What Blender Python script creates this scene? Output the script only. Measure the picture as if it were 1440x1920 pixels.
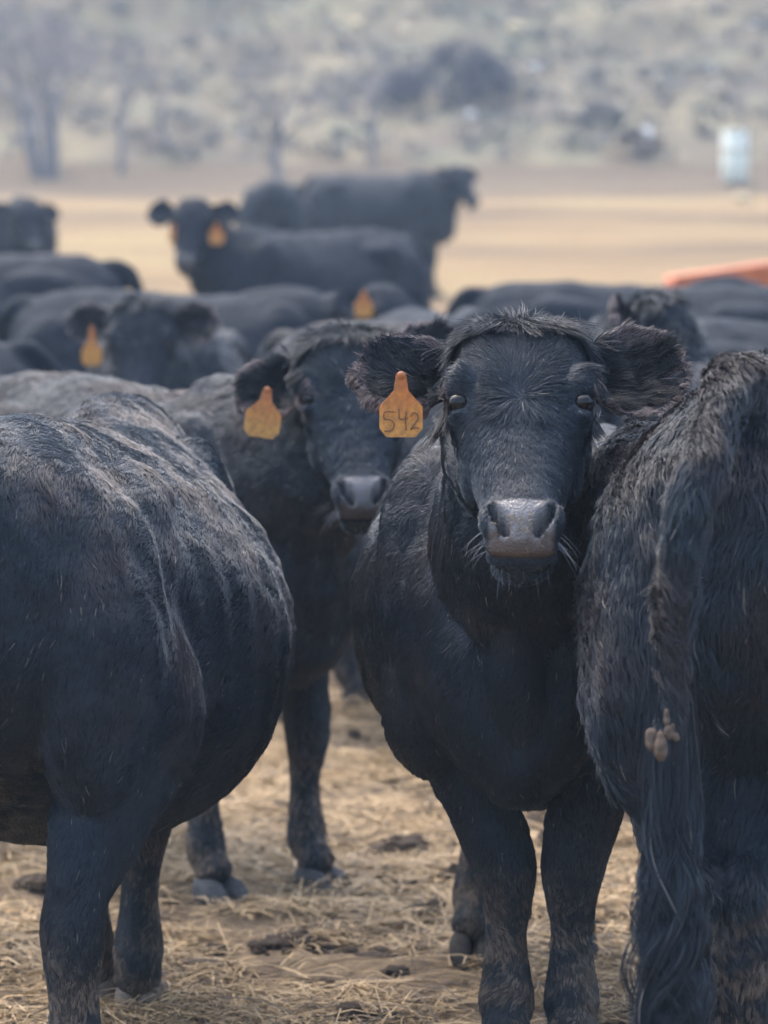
import bpy, math, random
import numpy as np
from mathutils import Vector, Matrix
from mathutils.kdtree import KDTree

# ------------------------------------------------------------------ clean
for o in list(bpy.data.objects):
    bpy.data.objects.remove(o, do_unlink=True)
SC = bpy.context.scene
COL = SC.collection
R = math.radians
FPX = 6000.0          # focal length in pixels of the 1440 x 1920 photograph
CAMZ = 1.53
HOR = 510.0           # horizon row

# ------------------------------------------------------------------ camera
cam_d = bpy.data.cameras.new('camera')
cam = bpy.data.objects.new('camera', cam_d)
COL.objects.link(cam)
cam.location = (0, 0, CAMZ)
cam.rotation_euler = (R(90), 0, 0)
cam_d.sensor_fit = 'VERTICAL'
cam_d.sensor_height = 36.0
cam_d.sensor_width = 27.0
cam_d.lens = 36.0 * FPX / 1920.0
cam_d.shift_y = -(960 - HOR) / 1920.0
cam_d.clip_start = 0.1
cam_d.clip_end = 3000
cam_d.dof.use_dof = True
cam_d.dof.focus_distance = 5.75
cam_d.dof.aperture_fstop = 3.6
SC.camera = cam

# ------------------------------------------------------------------ world, sun, exposure
SUN_EL, SUN_AZ = 62.0, 325.0     # azimuth measured from +Y clockwise: high, beyond the herd and to the left
w = bpy.data.worlds.new('World')
SC.world = w
w.use_nodes = True
nt = w.node_tree
for n in list(nt.nodes):
    nt.nodes.remove(n)
wo = nt.nodes.new('ShaderNodeOutputWorld')
bg = nt.nodes.new('ShaderNodeBackground')
sky = nt.nodes.new('ShaderNodeTexSky')
sky.sky_type = 'NISHITA'
sky.sun_disc = False
sky.sun_elevation = R(SUN_EL)
sky.sun_rotation = R(SUN_AZ)
sky.air_density = 1.0
sky.dust_density = 5.0
sky.ozone_density = 1.0
bg.inputs['Strength'].default_value = 0.15
nt.links.new(sky.outputs[0], bg.inputs[0])
nt.links.new(bg.outputs[0], wo.inputs[0])
sd = bpy.data.lights.new('sun', 'SUN')
sun = bpy.data.objects.new('sun', sd)
COL.objects.link(sun)
sd.energy = 0.65
sd.angle = R(90)
sd.color = (1.0, 0.93, 0.83)
az, el = R(SUN_AZ), R(SUN_EL)
sdir = Vector((math.sin(az) * math.cos(el), math.cos(az) * math.cos(el), math.sin(el)))
sun.rotation_euler = (-sdir).to_track_quat('-Z', 'Y').to_euler()
SC.view_settings.view_transform = 'Standard'
SC.view_settings.look = 'None'
SC.view_settings.gamma = 1.0
SC.view_settings.use_curve_mapping = False
SC.view_settings.exposure = 2.32
SC.cycles.use_denoising = True
SC.cycles.max_bounces = 6
SC.cycles.transparent_max_bounces = 8
SC.cycles.volume_bounces = 0

# ------------------------------------------------------------------ helpers
class Noise:
    """smooth vector noise: a sum of randomly directed sine waves"""
    def __init__(s, seed, freq, n=10):
        r = np.random.RandomState(seed)
        d = r.normal(size=(n, 3)); d /= np.linalg.norm(d, axis=1)[:, None]
        s.k = (d * (freq * 2 * math.pi * r.uniform(.6, 1.5, (n, 1)))).astype(np.float64)
        s.p = r.uniform(0, 6.283, n); s.n = n
    def __call__(s, P):
        return np.sin(P @ s.k.T + s.p).sum(1) / math.sqrt(s.n * .5)   # about unit variance

def nrm(v):
    return v / np.maximum(np.linalg.norm(v, axis=-1, keepdims=True), 1e-9)

def sstep(a, b, x):
    t = np.clip((x - a) / (b - a), 0, 1)
    return t * t * (3 - 2 * t)

def link(o, parent=None):
    COL.objects.link(o)
    if parent is not None:
        o.parent = parent
    return o

def mesh_obj(name, V, F, mat, parent=None, smooth=True):
    me = bpy.data.meshes.new(name)
    V = np.asarray(V, dtype=np.float32)
    if isinstance(F, np.ndarray):
        n, k = F.shape
        me.vertices.add(len(V)); me.vertices.foreach_set('co', V.ravel())
        me.loops.add(n * k); me.loops.foreach_set('vertex_index', F.ravel().astype(np.int32))
        me.polygons.add(n)
        me.polygons.foreach_set('loop_start', np.arange(0, n * k, k, dtype=np.int32))
        me.polygons.foreach_set('loop_total', np.full(n, k, dtype=np.int32))
        me.update(calc_edges=True)
    else:
        me.from_pydata([tuple(v) for v in V], [], F); me.update()
    if smooth:
        me.polygons.foreach_set('use_smooth', np.ones(len(me.polygons), dtype=bool))
    if mat is not None:
        me.materials.append(mat)
    return link(bpy.data.objects.new(name, me), parent)

def pt_color(me, name, C):
    a = me.attributes.new(name, 'FLOAT_COLOR', 'POINT')
    C4 = np.ones((len(C), 4), dtype=np.float32); C4[:, :C.shape[1]] = C
    a.data.foreach_set('color', C4.ravel())

def pt_float(me, name, A):
    a = me.attributes.new(name, 'FLOAT', 'POINT')
    a.data.foreach_set('value', np.asarray(A, dtype=np.float32))

def hair_obj(name, P, rad, mat, parent=None, tint=None):
    """P (n, k, 3) strand points, rad (n, k) radii, tint (n, 3) a colour per strand"""
    n, k, _ = P.shape
    hc = bpy.data.hair_curves.new(name)
    hc.add_curves([k] * n)
    hc.attributes['position'].data.foreach_set('vector', P.astype(np.float32).ravel())
    ra = hc.attributes.get('radius') or hc.attributes.new('radius', 'FLOAT', 'POINT')
    ra.data.foreach_set('value', rad.astype(np.float32).ravel())
    if tint is not None:
        ta = hc.attributes.new('tint', 'FLOAT_COLOR', 'CURVE')
        C4 = np.ones((n, 4), dtype=np.float32); C4[:, :3] = tint
        ta.data.foreach_set('color', C4.ravel())
    hc.materials.append(mat)
    return link(bpy.data.objects.new(name, hc), parent)

def thing(name, label, cat, loc, rz=0.0, group=None):
    o = bpy.data.objects.new(name, None)
    COL.objects.link(o)
    o.empty_display_size = .1
    o.location = loc; o.rotation_euler = (0, 0, rz)
    o['label'] = label; o['category'] = cat
    if group: o['group'] = group
    return o

def tag(o, label=None, cat=None, group=None, kind=None):
    if label: o['label'] = label
    if cat: o['category'] = cat
    if group: o['group'] = group
    if kind: o['kind'] = kind
    return o

class Mat:
    """small wrapper to write node materials in few lines"""
    def __init__(s, name):
        s.m = bpy.data.materials.new(name); s.m.use_nodes = True
        s.t = s.m.node_tree
        for n in list(s.t.nodes): s.t.nodes.remove(n)
        s.out = s.n('OutputMaterial'); s.b = s.n('BsdfPrincipled')
        s.l(s.b.outputs[0], s.out.inputs[0])
    def n(s, kind, **kw):
        nd = s.t.nodes.new('ShaderNode' + kind)
        for k, v in kw.items(): setattr(nd, k, v)
        return nd
    def l(s, a, b): s.t.links.new(a, b)
    def set(s, **kw):
        for k, v in kw.items(): s.b.inputs[k.replace('_', ' ')].default_value = v
        return s
    def attr(s, name): return s.n('Attribute', attribute_name=name)
    def noise(s, scale, detail=4, rough=.6, vec=None, coord='Object', stretch=None):
        nd = s.n('TexNoise'); nd.inputs['Scale'].default_value = scale
        nd.inputs['Detail'].default_value = detail; nd.inputs['Roughness'].default_value = rough
        if vec is None:
            tc = s.n('TexCoord'); vec = tc.outputs[coord]
        if stretch:
            mp = s.n('Mapping'); mp.inputs['Scale'].default_value = stretch
            s.l(vec, mp.inputs[0]); vec = mp.outputs[0]
        s.l(vec, nd.inputs['Vector'])
        return nd
    def ramp(s, src, stops):
        r = s.n('ValToRGB'); e = r.color_ramp.elements
        while len(e) > 1: e.remove(e[0])
        e[0].position = stops[0][0]; e[0].color = (*stops[0][1], 1)
        for p, c in stops[1:]:
            x = e.new(p); x.color = (*c, 1)
        s.l(src, r.inputs[0])
        return r
    def mix(s, fac, a, b, mode='MIX'):
        m = s.n('Mix', data_type='RGBA', blend_type=mode)
        for sock, v in ((m.inputs[0], fac), (m.inputs[6], a), (m.inputs[7], b)):
            if isinstance(v, (int, float)): sock.default_value = v
            elif isinstance(v, tuple): sock.default_value = (*v, 1)
            else: s.l(v, sock)
        return m.outputs[2]
    def bump(s, h, strength=.5, dist=.01):
        b = s.n('Bump'); b.inputs['Strength'].default_value = strength; b.inputs['Distance'].default_value = dist
        s.l(h, b.inputs['Height']); s.l(b.outputs[0], s.b.inputs['Normal'])

# ------------------------------------------------------------------ materials of the animals
def make_fur():
    m = Mat('fur_strand').set(Roughness=.45, Specular_IOR_Level=.34)
    m.l(m.attr('tint').outputs['Color'], m.b.inputs['Base Color'])
    return m.m
FUR = make_fur()

def make_hide():
    m = Mat('hide').set(Specular_IOR_Level=.3)
    m.l(m.attr('tint').outputs['Color'], m.b.inputs['Base Color'])
    wet = m.attr('wet').outputs['Fac']
    mr = m.n('MapRange'); mr.inputs[3].default_value = .65; mr.inputs[4].default_value = .2
    m.l(wet, mr.inputs[0]); m.l(mr.outputs[0], m.b.inputs['Roughness'])
    tc = m.n('TexCoord')
    v = m.n('TexVoronoi'); v.inputs['Scale'].default_value = 260
    m.l(tc.outputs['Object'], v.inputs['Vector'])
    m.bump(v.outputs['Distance'], .5, .003)
    return m.m
HIDE = make_hide()

def make_far_hide():
    m = Mat('soft_hide').set(Roughness=.6, Specular_IOR_Level=.06, Sheen_Weight=.02, Sheen_Roughness=.5)
    a = m.attr('tint').outputs['Color']
    ns = m.noise(14, 5, .7)
    m.l(m.mix(m.ramp(ns.outputs[0], [(.35, (0, 0, 0)), (.65, (1, 1, 1))]).outputs[0], a, (.017, .021, .029)), m.b.inputs['Base Color'])
    n2 = m.noise(60, 3, .6, stretch=(1, 1, .35))
    m.bump(n2.outputs[0], .8, .02)
    return m.m
FAR_HIDE = make_far_hide()

EYE = Mat('eye').set(Base_Color=(.006, .005, .005, 1), Roughness=.03, Specular_IOR_Level=.30).m

def make_horn(name, c1, c2):
    m = Mat(name).set(Roughness=.85, Specular_IOR_Level=.2)
    ns = m.noise(30, 5, .7, stretch=(1, 1, 3))
    m.l(m.ramp(ns.outputs[0], [(.3, c1), (.7, c2)]).outputs[0], m.b.inputs['Base Color'])
    m.bump(ns.outputs[0], .4, .004)
    return m.m
HORN_GREY = make_horn('hoof_grey', (.018, .021, .026), (.075, .08, .088))
HORN_TAN = make_horn('hoof_tan', (.05, .042, .036), (.3, .24, .19))
HORN_DARK = make_horn('hoof_dark', (.012, .012, .014), (.05, .045, .042))

def make_tag_mat():
    m = Mat('tag_plastic').set(Roughness=.42, Specular_IOR_Level=.4)
    tc = m.n('TexCoord'); sp = m.n('SeparateXYZ'); m.l(tc.outputs['Object'], sp.inputs[0])
    ns = m.noise(45, 6, .75)
    ad = m.n('Math', operation='MULTIPLY_ADD'); ad.inputs[1].default_value = -6.5; ad.inputs[2].default_value = -.27
    m.l(sp.outputs['Z'], ad.inputs[0])
    ad2 = m.n('Math', operation='ADD'); m.l(ad.outputs[0], ad2.inputs[0]); m.l(ns.outputs[0], ad2.inputs[1])
    base = m.ramp(ad2.outputs[0], [(.2, (.40, .10, .022)), (.5, (.50, .165, .028)), (.85, (.56, .255, .05))])
    dn = m.noise(70, 8, .8)
    dirt = m.ramp(dn.outputs[0], [(.40, (0, 0, 0)), (.60, (.62, .62, .62))])
    m.l(m.mix(dirt.outputs[0], base.outputs[0], (.17, .08, .03)), m.b.inputs['Base Color'])
    return m.m
TAG = make_tag_mat()
INK = Mat('ink').set(Base_Color=(.15, .065, .03, 1), Roughness=.7).m
MUD = make_horn('dried_mud', (.05, .037, .028), (.135, .098, .072))
WHISK = Mat('whisker').set(Base_Color=(.13, .14, .16, 1), Roughness=.4).m

# ------------------------------------------------------------------ body builder
class Soup:
    def __init__(s): s.V = []; s.F = []; s.n = 0
    def add(s, V, F):
        s.V.append(np.asarray(V, float)); s.F += [tuple(i + s.n for i in f) for f in F]; s.n += len(V)
    def rings(s, rs):
        """close a stack of equally sized rings"""
        k = len(rs[0]); V = np.concatenate([np.asarray(r) for r in rs]); F = []
        for a in range(len(rs) - 1):
            for j in range(k):
                F.append((a * k + j, a * k + (j + 1) % k, (a + 1) * k + (j + 1) % k, (a + 1) * k + j))
        F.append(tuple(range(k - 1, -1, -1))); F.append(tuple((len(rs) - 1) * k + j for j in range(k)))
        s.add(V, F)
    def tube(s, pts, rad, side=(1, 0, 0), n=18, sub=4):
        """tapering tube through pts; rad is (n,) or (n,2): across SIDE and across the other axis"""
        pts = np.asarray(pts, float); rad = np.asarray(rad, float)
        if rad.ndim == 1: rad = np.stack([rad, rad], 1)
        P = spline(pts, sub); Rr = spline(rad, sub)
        T = nrm(np.gradient(P, axis=0)); th = np.linspace(0, 2 * math.pi, n, endpoint=False)
        rs = []; S0 = np.asarray(side, float)
        for p, t, r in zip(P, T, Rr):
            a = S0 - t * (S0 @ t); a /= np.linalg.norm(a) + 1e-9; b = np.cross(t, a)
            rs.append(p + np.outer(np.cos(th) * r[0], a) + np.outer(np.sin(th) * r[1], b))
        def cap(p, t, r, ring): return [p + (ring - p) * .75 + t * r * .45, p + (ring - p) * .3 + t * r * .65]
        pre = cap(P[0], -T[0], Rr[0].min(), rs[0])[::-1]; post = cap(P[-1], T[-1], Rr[-1].min(), rs[-1])
        s.rings(pre + rs + post)
    def ball(s, c, r, M=None, nu=20, nv=12):
        rs = []
        for i in range(1, nv):
            a = math.pi * i / nv; th = np.linspace(0, 2 * math.pi, nu, endpoint=False)
            L = np.stack([np.cos(th) * math.sin(a) * r[0], np.sin(th) * math.sin(a) * r[1], np.full(nu, math.cos(a) * r[2])], 1)
            if M is not None: L = L @ np.asarray(M)
            rs.append(L + np.asarray(c))
        s.rings(rs)

def spline(P, sub):
    """Catmull-Rom through the rows of P"""
    P = np.asarray(P, float); n = len(P)
    E = np.concatenate([[2 * P[0] - P[1]], P, [2 * P[-1] - P[-2]]]); out = []
    for i in range(n - 1):
        a, b, c, d = E[i:i + 4]
        for t in np.linspace(0, 1, sub, endpoint=False):
            out.append(.5 * ((2 * b) + (c - a) * t + (2 * a - 5 * b + 4 * c - d) * t * t + (3 * b - a - 3 * c + d) * t ** 3))
    out.append(P[-1])
    return np.array(out)

def remesh(soup, voxel, smooth_it, name='tmp'):
    me = bpy.data.meshes.new(name)
    me.from_pydata([tuple(v) for v in np.concatenate(soup.V)], [], soup.F); me.update()
    o = bpy.data.objects.new(name, me); COL.objects.link(o)
    m = o.modifiers.new('r', 'REMESH'); m.mode = 'VOXEL'; m.voxel_size = voxel; m.use_smooth_shade = True
    s = o.modifiers.new('s', 'SMOOTH'); s.factor = .5; s.iterations = smooth_it
    dg = bpy.context.evaluated_depsgraph_get(); dg.update()
    out = bpy.data.meshes.new_from_object(o.evaluated_get(dg), depsgraph=dg)
    bpy.data.objects.remove(o, do_unlink=True)
    bpy.data.meshes.remove(me)
    return out

def get_co(me):
    a = np.empty(len(me.vertices) * 3, dtype=np.float32); me.vertices.foreach_get('co', a); return a.reshape(-1, 3).astype(float)

def get_no(me):
    a = np.empty(len(me.vertices) * 3, dtype=np.float32); me.vertices.foreach_get('normal', a); return a.reshape(-1, 3).astype(float)

# local axes of an animal: x = its left, -y = forward, z = up
def uvw(u, v, w): return np.array([v, -u, w], float)

TORSO = np.array([   # u, centre height, half width, up, down
    [-.80, 1.02, .07, .10, .13],
    [-.75, 1.01, .15, .17, .22],
    [-.64, 1.00, .225, .245, .32],
    [-.48, .98, .265, .285, .36],
    [-.30, .93, .295, .33, .38],
    [-.08, .86, .345, .385, .40],
    [.14, .84, .350, .395, .40],
    [.34, .86, .320, .385, .39],
    [.52, .90, .265, .365, .39],
    [.66, .90, .225, .30, .36],
    [.76, .86, .175, .22, .30],
    [.83, .80, .100, .12, .19]])

class Head:
    def __init__(s, poll, yaw, tilt, roll=0, hs=.94):
        f = np.array([math.sin(yaw), -math.cos(yaw), 0.]); l = np.array([math.cos(yaw), math.sin(yaw), 0.]); up = np.array([0, 0, 1.])
        c, t = math.cos(tilt), math.sin(tilt)
        h = -up * c + f * t; n = f * c + up * t
        cr, sr = math.cos(roll), math.sin(roll)
        s.h = (h * cr + l * sr) * hs; s.h2 = hs * hs; s.l = l * cr - h * sr; s.n = n; s.p = np.asarray(poll, float)
    def at(s, t, l, n): return s.p + s.h * t + s.l * l + s.n * n
    def to(s, P):
        d = P - s.p
        return d @ s.h / s.h2, d @ s.l, d @ s.n

HEADR = np.array([   # t, half width, front, back
    [-.022, .045, -.055, -.115],
    [-.008, .078, -.030, -.145],
    [.03, .100, .000, -.175],
    [.08, .112, .014, -.20],
    [.14, .117, .016, -.215],
    [.20, .116, .008, -.22],
    [.26, .104, .000, -.215],
    [.32, .087, -.003, -.195],
    [.375, .073, -.002, -.165],
    [.42, .063, .002, -.148],
    [.455, .064, .000, -.138],
    [.485, .061, -.012, -.128],
    [.507, .060, -.028, -.112],
    [.518, .040, -.045, -.095]])

def ear_frame(hd, side, up=0.0, fwd=0.0, twist=0.0):
    base = hd.at(.066, side * .092, -.075)
    a = nrm(hd.l * side * 1.0 - hd.h * up + hd.n * fwd)
    f = nrm(hd.n - a * (hd.n @ a)); v = np.cross(a, f) * side    # v points down the face
    if v @ hd.h > 0: v = -v
    ct, st = math.cos(twist), math.sin(twist)
    f2 = f * ct + v * st; v2 = v * ct - f * st
    return base, a, v2, f2          # along, upward, opening

def ear_mesh(soup, fr, L=.205, W=.086, thick=.013):
    base, a, v, f = fr
    na, nb = 16, 15; top = []; bot = []
    for i in range(na + 1):
        s = i / na
        wd = W * (.34 + .66 * math.sin(math.pi * min(1, s / .62) * .5)) * (math.sqrt(max(0, 1 - max(0, (s - .5) / .5) ** 2.4)))
        wd = max(wd, .006)
        for j in range(nb + 1):
            b = -1 + 2 * j / nb
            cup = .052 * (1 - b * b) * (1 - .55 * s)
            p = base + a * (L * s - .015 * b * b * s) + v * (b * wd - .018 * s) - f * cup + f * (.012 * (s - .5))
            top.append(p + f * thick * .5); bot.append(p - f * thick * .5)
    k = nb + 1; N = (na + 1) * k; F = []
    for i in range(na):
        for j in range(nb):
            q = (i * k + j, i * k + j + 1, (i + 1) * k + j + 1, (i + 1) * k + j)
            F.append(q); F.append(tuple(N + x for x in q[::-1]))
    for i in range(na):
        F.append((i * k, (i + 1) * k, N + (i + 1) * k, N + i * k))
        F.append((i * k + nb, N + i * k + nb, N + (i + 1) * k + nb, (i + 1) * k + nb))
    for j in range(nb):
        F.append((j, N + j, N + j + 1, j + 1))
        F.append((na * k + j, na * k + j + 1, N + na * k + j + 1, N + na * k + j))
    soup.add(np.array(top + bot), F)

def claw_mesh(c, fwd, side, s=1.0, up=.075):
    """one hoof of two claws and two dewclaws, toe pointing along FWD"""
    sp = Soup(); z = np.array([0, 0, 1.]); f = np.asarray(fwd); l = np.asarray(side)
    for sg in (-1, 1):
        rs = []
        for (x, wi, hi, off) in ((-.078, .014, .046, .020), (-.058, .024, .066, .023), (-.010, .0255, .068, .028), (.025, .025, .062, .030), (.055, .021, .042, .028), (.076, .013, .022, .022), (.084, .006, .012, .018)):
            th = np.linspace(0, 2 * math.pi, 14, endpoint=False)
            X = np.sign(np.cos(th)) * np.abs(np.cos(th)) ** .88 * wi + sg * off
            Z = np.maximum(0.0, hi * .5 + np.sign(np.sin(th)) * np.abs(np.sin(th)) ** .75 * hi * .5)
            rs.append((np.asarray(c) + np.outer(np.full(14, x * s), f) + np.outer(X * s, l) + np.outer(Z * s, z)))
        sp.rings(rs)
        sp.ball(np.asarray(c) - f * .058 * s + l * sg * .024 * s + z * .095 * s, (.013 * s, .013 * s, .02 * s), nu=10, nv=7)
    return np.concatenate(sp.V), sp.F

FUR_DARK = np.array([.0068, .0136, .0230])
FUR_GREY = np.array([.0215, .034, .046])
FUR_BROWN = np.array([.036, .028, .028])
FUR_MUD = np.array([.115, .088, .068])

class Cow:
    """one animal; everything is kept in its own axes"""
    def __init__(s, seed=1, scale=1.0, belly=1.0, poll=(0, -1.0, 1.28), hyaw=0, htilt=R(33), hroll=0,
                 voxel=.02, feet=None, tail=None, ears=(0, 0), ear_fwd=(.0, .0), ear_tw=(0., 0.), neck_mid=None, ear_w=.086, hip=1.0, wither=0.0, tail_r=1.0, legr=1.0, under=0.0, thigh=None, soft=1.0, udder=False):
        thigh = hip if thigh is None else thigh
        s.seed = seed; s.scale = scale; s.voxel = voxel
        rng = np.random.RandomState(seed); s.rng = rng
        sp = Soup()
        # trunk
        T = spline(TORSO, 4); th = np.linspace(0, 2 * math.pi, 40, endpoint=False); rs = []
        for u, zc, hw, up, dn in T:
            k = 1 + (belly - 1) * math.exp(-((u - .05) / .36) ** 2)
            kh = hip if u < -.3 else 1 + (hip - 1) * max(0, (u + .0) / -.3) if u < 0 else 1
            c, sn = np.cos(th), np.sin(th)
            X = np.sign(c) * np.abs(c) ** .92 * hw * k * kh
            X = X * np.where(sn > 0, 1 - .30 * sn ** 2.0, 1 - under * sn ** 2)          # narrower over the back
            Z = zc + np.where(sn > 0, sn * up, np.sign(sn) * np.abs(sn) ** .9 * dn * (1 + (k - 1) * .25))
            rs.append(np.stack([X, np.full_like(X, -u), Z], 1))
        sp.rings(rs)
        # withers ridge, hook bones, pin bones
        sp.ball(uvw(.46, 0, 1.205 + wither), (.07, .22, .075))
        for sg in (-1, 1):
            sp.ball(uvw(-.36, sg * .18 * hip, 1.09), (.095, .20, .10))
            sp.ball(uvw(-.68, sg * .10, 1.10), (.045, .08, .06))
            sp.ball(uvw(.50, sg * .17, .93), (.105, .17, .27))                    # shoulder
            sp.ball(uvw(.60, sg * .15, .82), (.08, .10, .16))
            sp.ball(uvw(.50, sg * .165, .72), (.098, .15, .17))                   # forearm root                     # point of shoulder
            sp.ball(uvw(-.56, sg * .17 * thigh, .86), (.125, .21, .29))                   # thigh
            sp.ball(uvw(-.36, sg * .235 * thigh, .72), (.07, .12, .14))                   # stifle
        # neck
        s.hd = Head(poll, hyaw, htilt, hroll)
        b1 = uvw(.44, 0, 1.00); b2 = uvw(.68, 0, 1.02)
        e1 = s.hd.at(.10, 0, -.15); e0 = s.hd.at(.06, 0, -.10)
        mid = (b2 + e1) * .5 + np.array([0, 0, .0]) if neck_mid is None else np.asarray(neck_mid, float)
        sp.tube([b1, b2, mid, e1, e0], [[.19, .26], [.165, .25], [.125, .195], [.10, .14], [.08, .10]], side=(1, 0, 0), n=24)
        sp.tube([uvw(.68, 0, .60), uvw(.77, 0, .74), mid * .75 + b2 * .25 - np.array([0, 0, .19]), s.hd.at(.20, 0, -.20)],
                [[.08, .09], [.065, .09], [.04, .06], [.03, .04]], side=(1, 0, 0))  # brisket and dewlap
        # head
        H = spline(HEADR, 4); rs = []
        for t, hw, fr, bk in H:
            c, sn = np.cos(th), np.sin(th); zc = (fr + bk) * .5 + .02; up, dn = fr - zc, zc - bk
            jaw = 1 - .34 * np.clip(-sn, 0, 1) ** 1.5
            X = np.sign(c) * np.abs(c) ** (.80 + .17 * sstep(.34, .44, t)) * hw * jaw; N = zc + np.where(sn > 0, np.abs(sn) ** .85 * up, -np.abs(sn) ** .9 * dn)
            rs.append(s.hd.at(t, 0, 0) + np.outer(X, s.hd.l) + np.outer(N, s.hd.n))
        sp.rings(rs)
        hb = np.stack([s.hd.l, s.hd.h, s.hd.n])
        s.eyes = []
        for sg in (-1, 1):
            sp.ball(s.hd.at(.150, sg * .098, -.022), (.030, .040, .032), hb)        # brow
            sp.ball(s.hd.at(.186, sg * .100, -.046), (.026, .040, .036), hb)        # orbit
            sp.ball(s.hd.at(.265, sg * .072, -.11), (.034, .085, .07), hb)           # cheek muscle
            sp.ball(s.hd.at(.452, sg * .046, -.022), (.026, .038, .028), hb)        # nostril wing
            sp.ball(s.hd.at(.166, sg * .106, -.023), (.028, .012, .021), hb)        # upper lid
            sp.ball(s.hd.at(.216, sg * .104, -.032), (.018, .008, .016), hb)        # lower lid
            s.eyes.append((s.hd.at(.192, sg * .106, -.0238), sg))
        sp.ball(s.hd.at(.492, 0, -.105), (.052, .032, .030), hb)                    # lower lip and chin
        # ears
        s.ears = [ear_frame(s.hd, sg, ears[i], ear_fwd[i], ear_tw[i]) for i, sg in enumerate((-1, 1))]
        for fr in s.ears: ear_mesh(sp, fr, W=ear_w, thick=max(.013, voxel * 1.9))
        # legs
        s.feet = []
        feet = feet or {}
        for nm, sg in (('fr', -1), ('fl', 1)):
            du, dv, lv = (tuple(feet.get(nm, (0, 0))) + (0,))[:3]
            lv *= sg
            k = lambda z: (1 - z / .66)
            J = [(.50, sg * .175, .90), (.46, sg * .185 + lv * .35, .66), (.50 + du * k(.5), sg * .178 + (lv * .7) + dv * k(.5), .51), (.515 + du * k(.385), sg * .172 + (lv) + dv * k(.385), .385),
                 (.505 + du * k(.26), sg * .170 + (lv) + dv * k(.26), .26), (.51 + du * k(.14), sg * .170 + (lv) + dv * k(.14), .135), (.528 + du, sg * .17 + (lv) + dv, .10), (.548 + du, sg * .17 + (lv) + dv, .073)]
            rr = [[.09, .16], [.085, .115], [.061, .072], [.053, .060], [.034, .040], [.047, .052], [.040, .044], [.044, .05]]
            rr = np.array(rr) * np.array([1, 1] + [min(legr, 1.13)] * 6)[:, None]
            sp.tube([uvw(*j) for j in J], rr, side=(1, 0, 0))
            s.feet.append(('f', uvw(.575 + du, sg * .17 + lv + dv, 0)))
        for nm, sg in (('hr', -1), ('hl', 1)):
            du, dv, lv = (tuple(feet.get(nm, (0, 0))) + (0,))[:3]
            lv *= sg
            k = lambda z: max(0, 1 - z / .75)
            J = [(-.50, sg * .16 * thigh, .95), (-.44, sg * .205 * thigh + lv * .35, .74), (-.53 + du * k(.57), sg * .185 + (lv * .7) + dv * k(.57), .57), (-.635 + du * k(.45), sg * .165 + (lv) + dv * k(.45), .46),
                 (-.645 + du * k(.40), sg * .160 + (lv) + dv * k(.40), .39), (-.635 + du * k(.27), sg * .160 + (lv) + dv * k(.27), .26), (-.625 + du * k(.13), sg * .165 + (lv) + dv * k(.13), .135), (-.607 + du, sg * .168 + (lv) + dv, .10), (-.587 + du, sg * .17 + (lv) + dv, .073)]
            rr = [[.13, .22], [.115, .175], [.068, .105], [.046, .066], [.047, .060], [.035, .043], [.047, .052], [.040, .044], [.044, .05]]
            rr = np.array(rr) * np.array([1, 1] + [legr] * 7)[:, None]
            sp.tube([uvw(*j) for j in J], rr, side=(1, 0, 0))
            sp.ball(uvw(-.685 + du * k(.47), sg * .162 + lv + dv * k(.47), .485), (.030, .040, .060))   # point of hock
            s.feet.append(('h', uvw(-.56 + du, sg * .17 + lv + dv, 0)))
        if udder: sp.ball(uvw(-.46, 0, .60), (.13, .17, .15))
        # tail
        if tail is None:
            tail = [(-.70, 0, 1.20), (-.79, 0, 1.19), (-.86, 0, 1.10), (-.88, .01, .95), (-.86, .02, .75), (-.85, .02, .55)]
        s.tail = np.array([uvw(*p) for p in tail])
        rt = np.linspace(1, .42, len(tail)) * .043 * tail_r
        sp.tube(s.tail, rt, side=(1, 0, 0))
        me = remesh(sp, voxel, max(2, int(round(.030 * soft / voxel))))
        s.me = me
        s.shape_details()

    def shape_details(s):
        me = s.me; V = get_co(me); N = get_no(me)
        n1 = Noise(s.seed, 3.2); n2 = Noise(s.seed + 50, 9.0)
        t, l, n = s.hd.to(V); L = np.abs(l)
        inhead = (t > -.05) & (t < .55) & (L < .16) & (n > -.26) & (n < .08)
        s.inhead = inhead
        body = ~inhead
        V[body] += N[body] * (.0042 * n1(V[body]) + .0018 * n2(V[body]))[:, None] * sstep(.3, .7, V[body, 2])[:, None]
        # nostril: a slanted comma pressed into the wing, upper end outside
        hx = s.hd
        d = np.zeros(len(V)); s.nost = np.zeros(len(V))
        if s.voxel < .012:
            q1 = (L - .039); q2 = (t - .455)
            a = q1 * .80 - q2 * -.60 * -1    # along
            ca, sa = math.cos(R(62)), math.sin(R(62))
            x = q1 * ca - q2 * sa * -1; y = -q1 * sa * -1 + q2 * ca
            x = -q1 * ca + q2 * sa; y = q1 * sa + q2 * ca          # x: down and inwards
            wd = .0135 - .18 * np.clip(-x, 0, .03)
            e = (x / .034) ** 2 + (y / np.maximum(wd, .004)) ** 2
            m = inhead & (n > -.055)
            s.nost = np.where(m, 1 - sstep(.55, 1.35, e), 0)
            d += s.nost * .032
            V -= (hx.n * .75 - hx.h * .66)[None, :] * d[:, None]
            # mouth groove
            mg = np.exp(-((n + .047 + .35 * np.clip(.515 - t, 0, .2)) / .006) ** 2) * (t > .40) * (t < .54) * inhead
            V -= N * (mg * .007)[:, None]
            # eye opening
            for c, sg in s.eyes:
                q = V - c; dd = np.linalg.norm(q, axis=1)
                V -= N * (.004 * np.exp(-(dd / .014) ** 2))[:, None]
        me.vertices.foreach_set('co', V.astype(np.float32).ravel()); me.update()
        s.V = V; s.N = get_no(me)
        # skin colours and wetness
        t, l, n = s.hd.to(V); L = np.abs(l)
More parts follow.
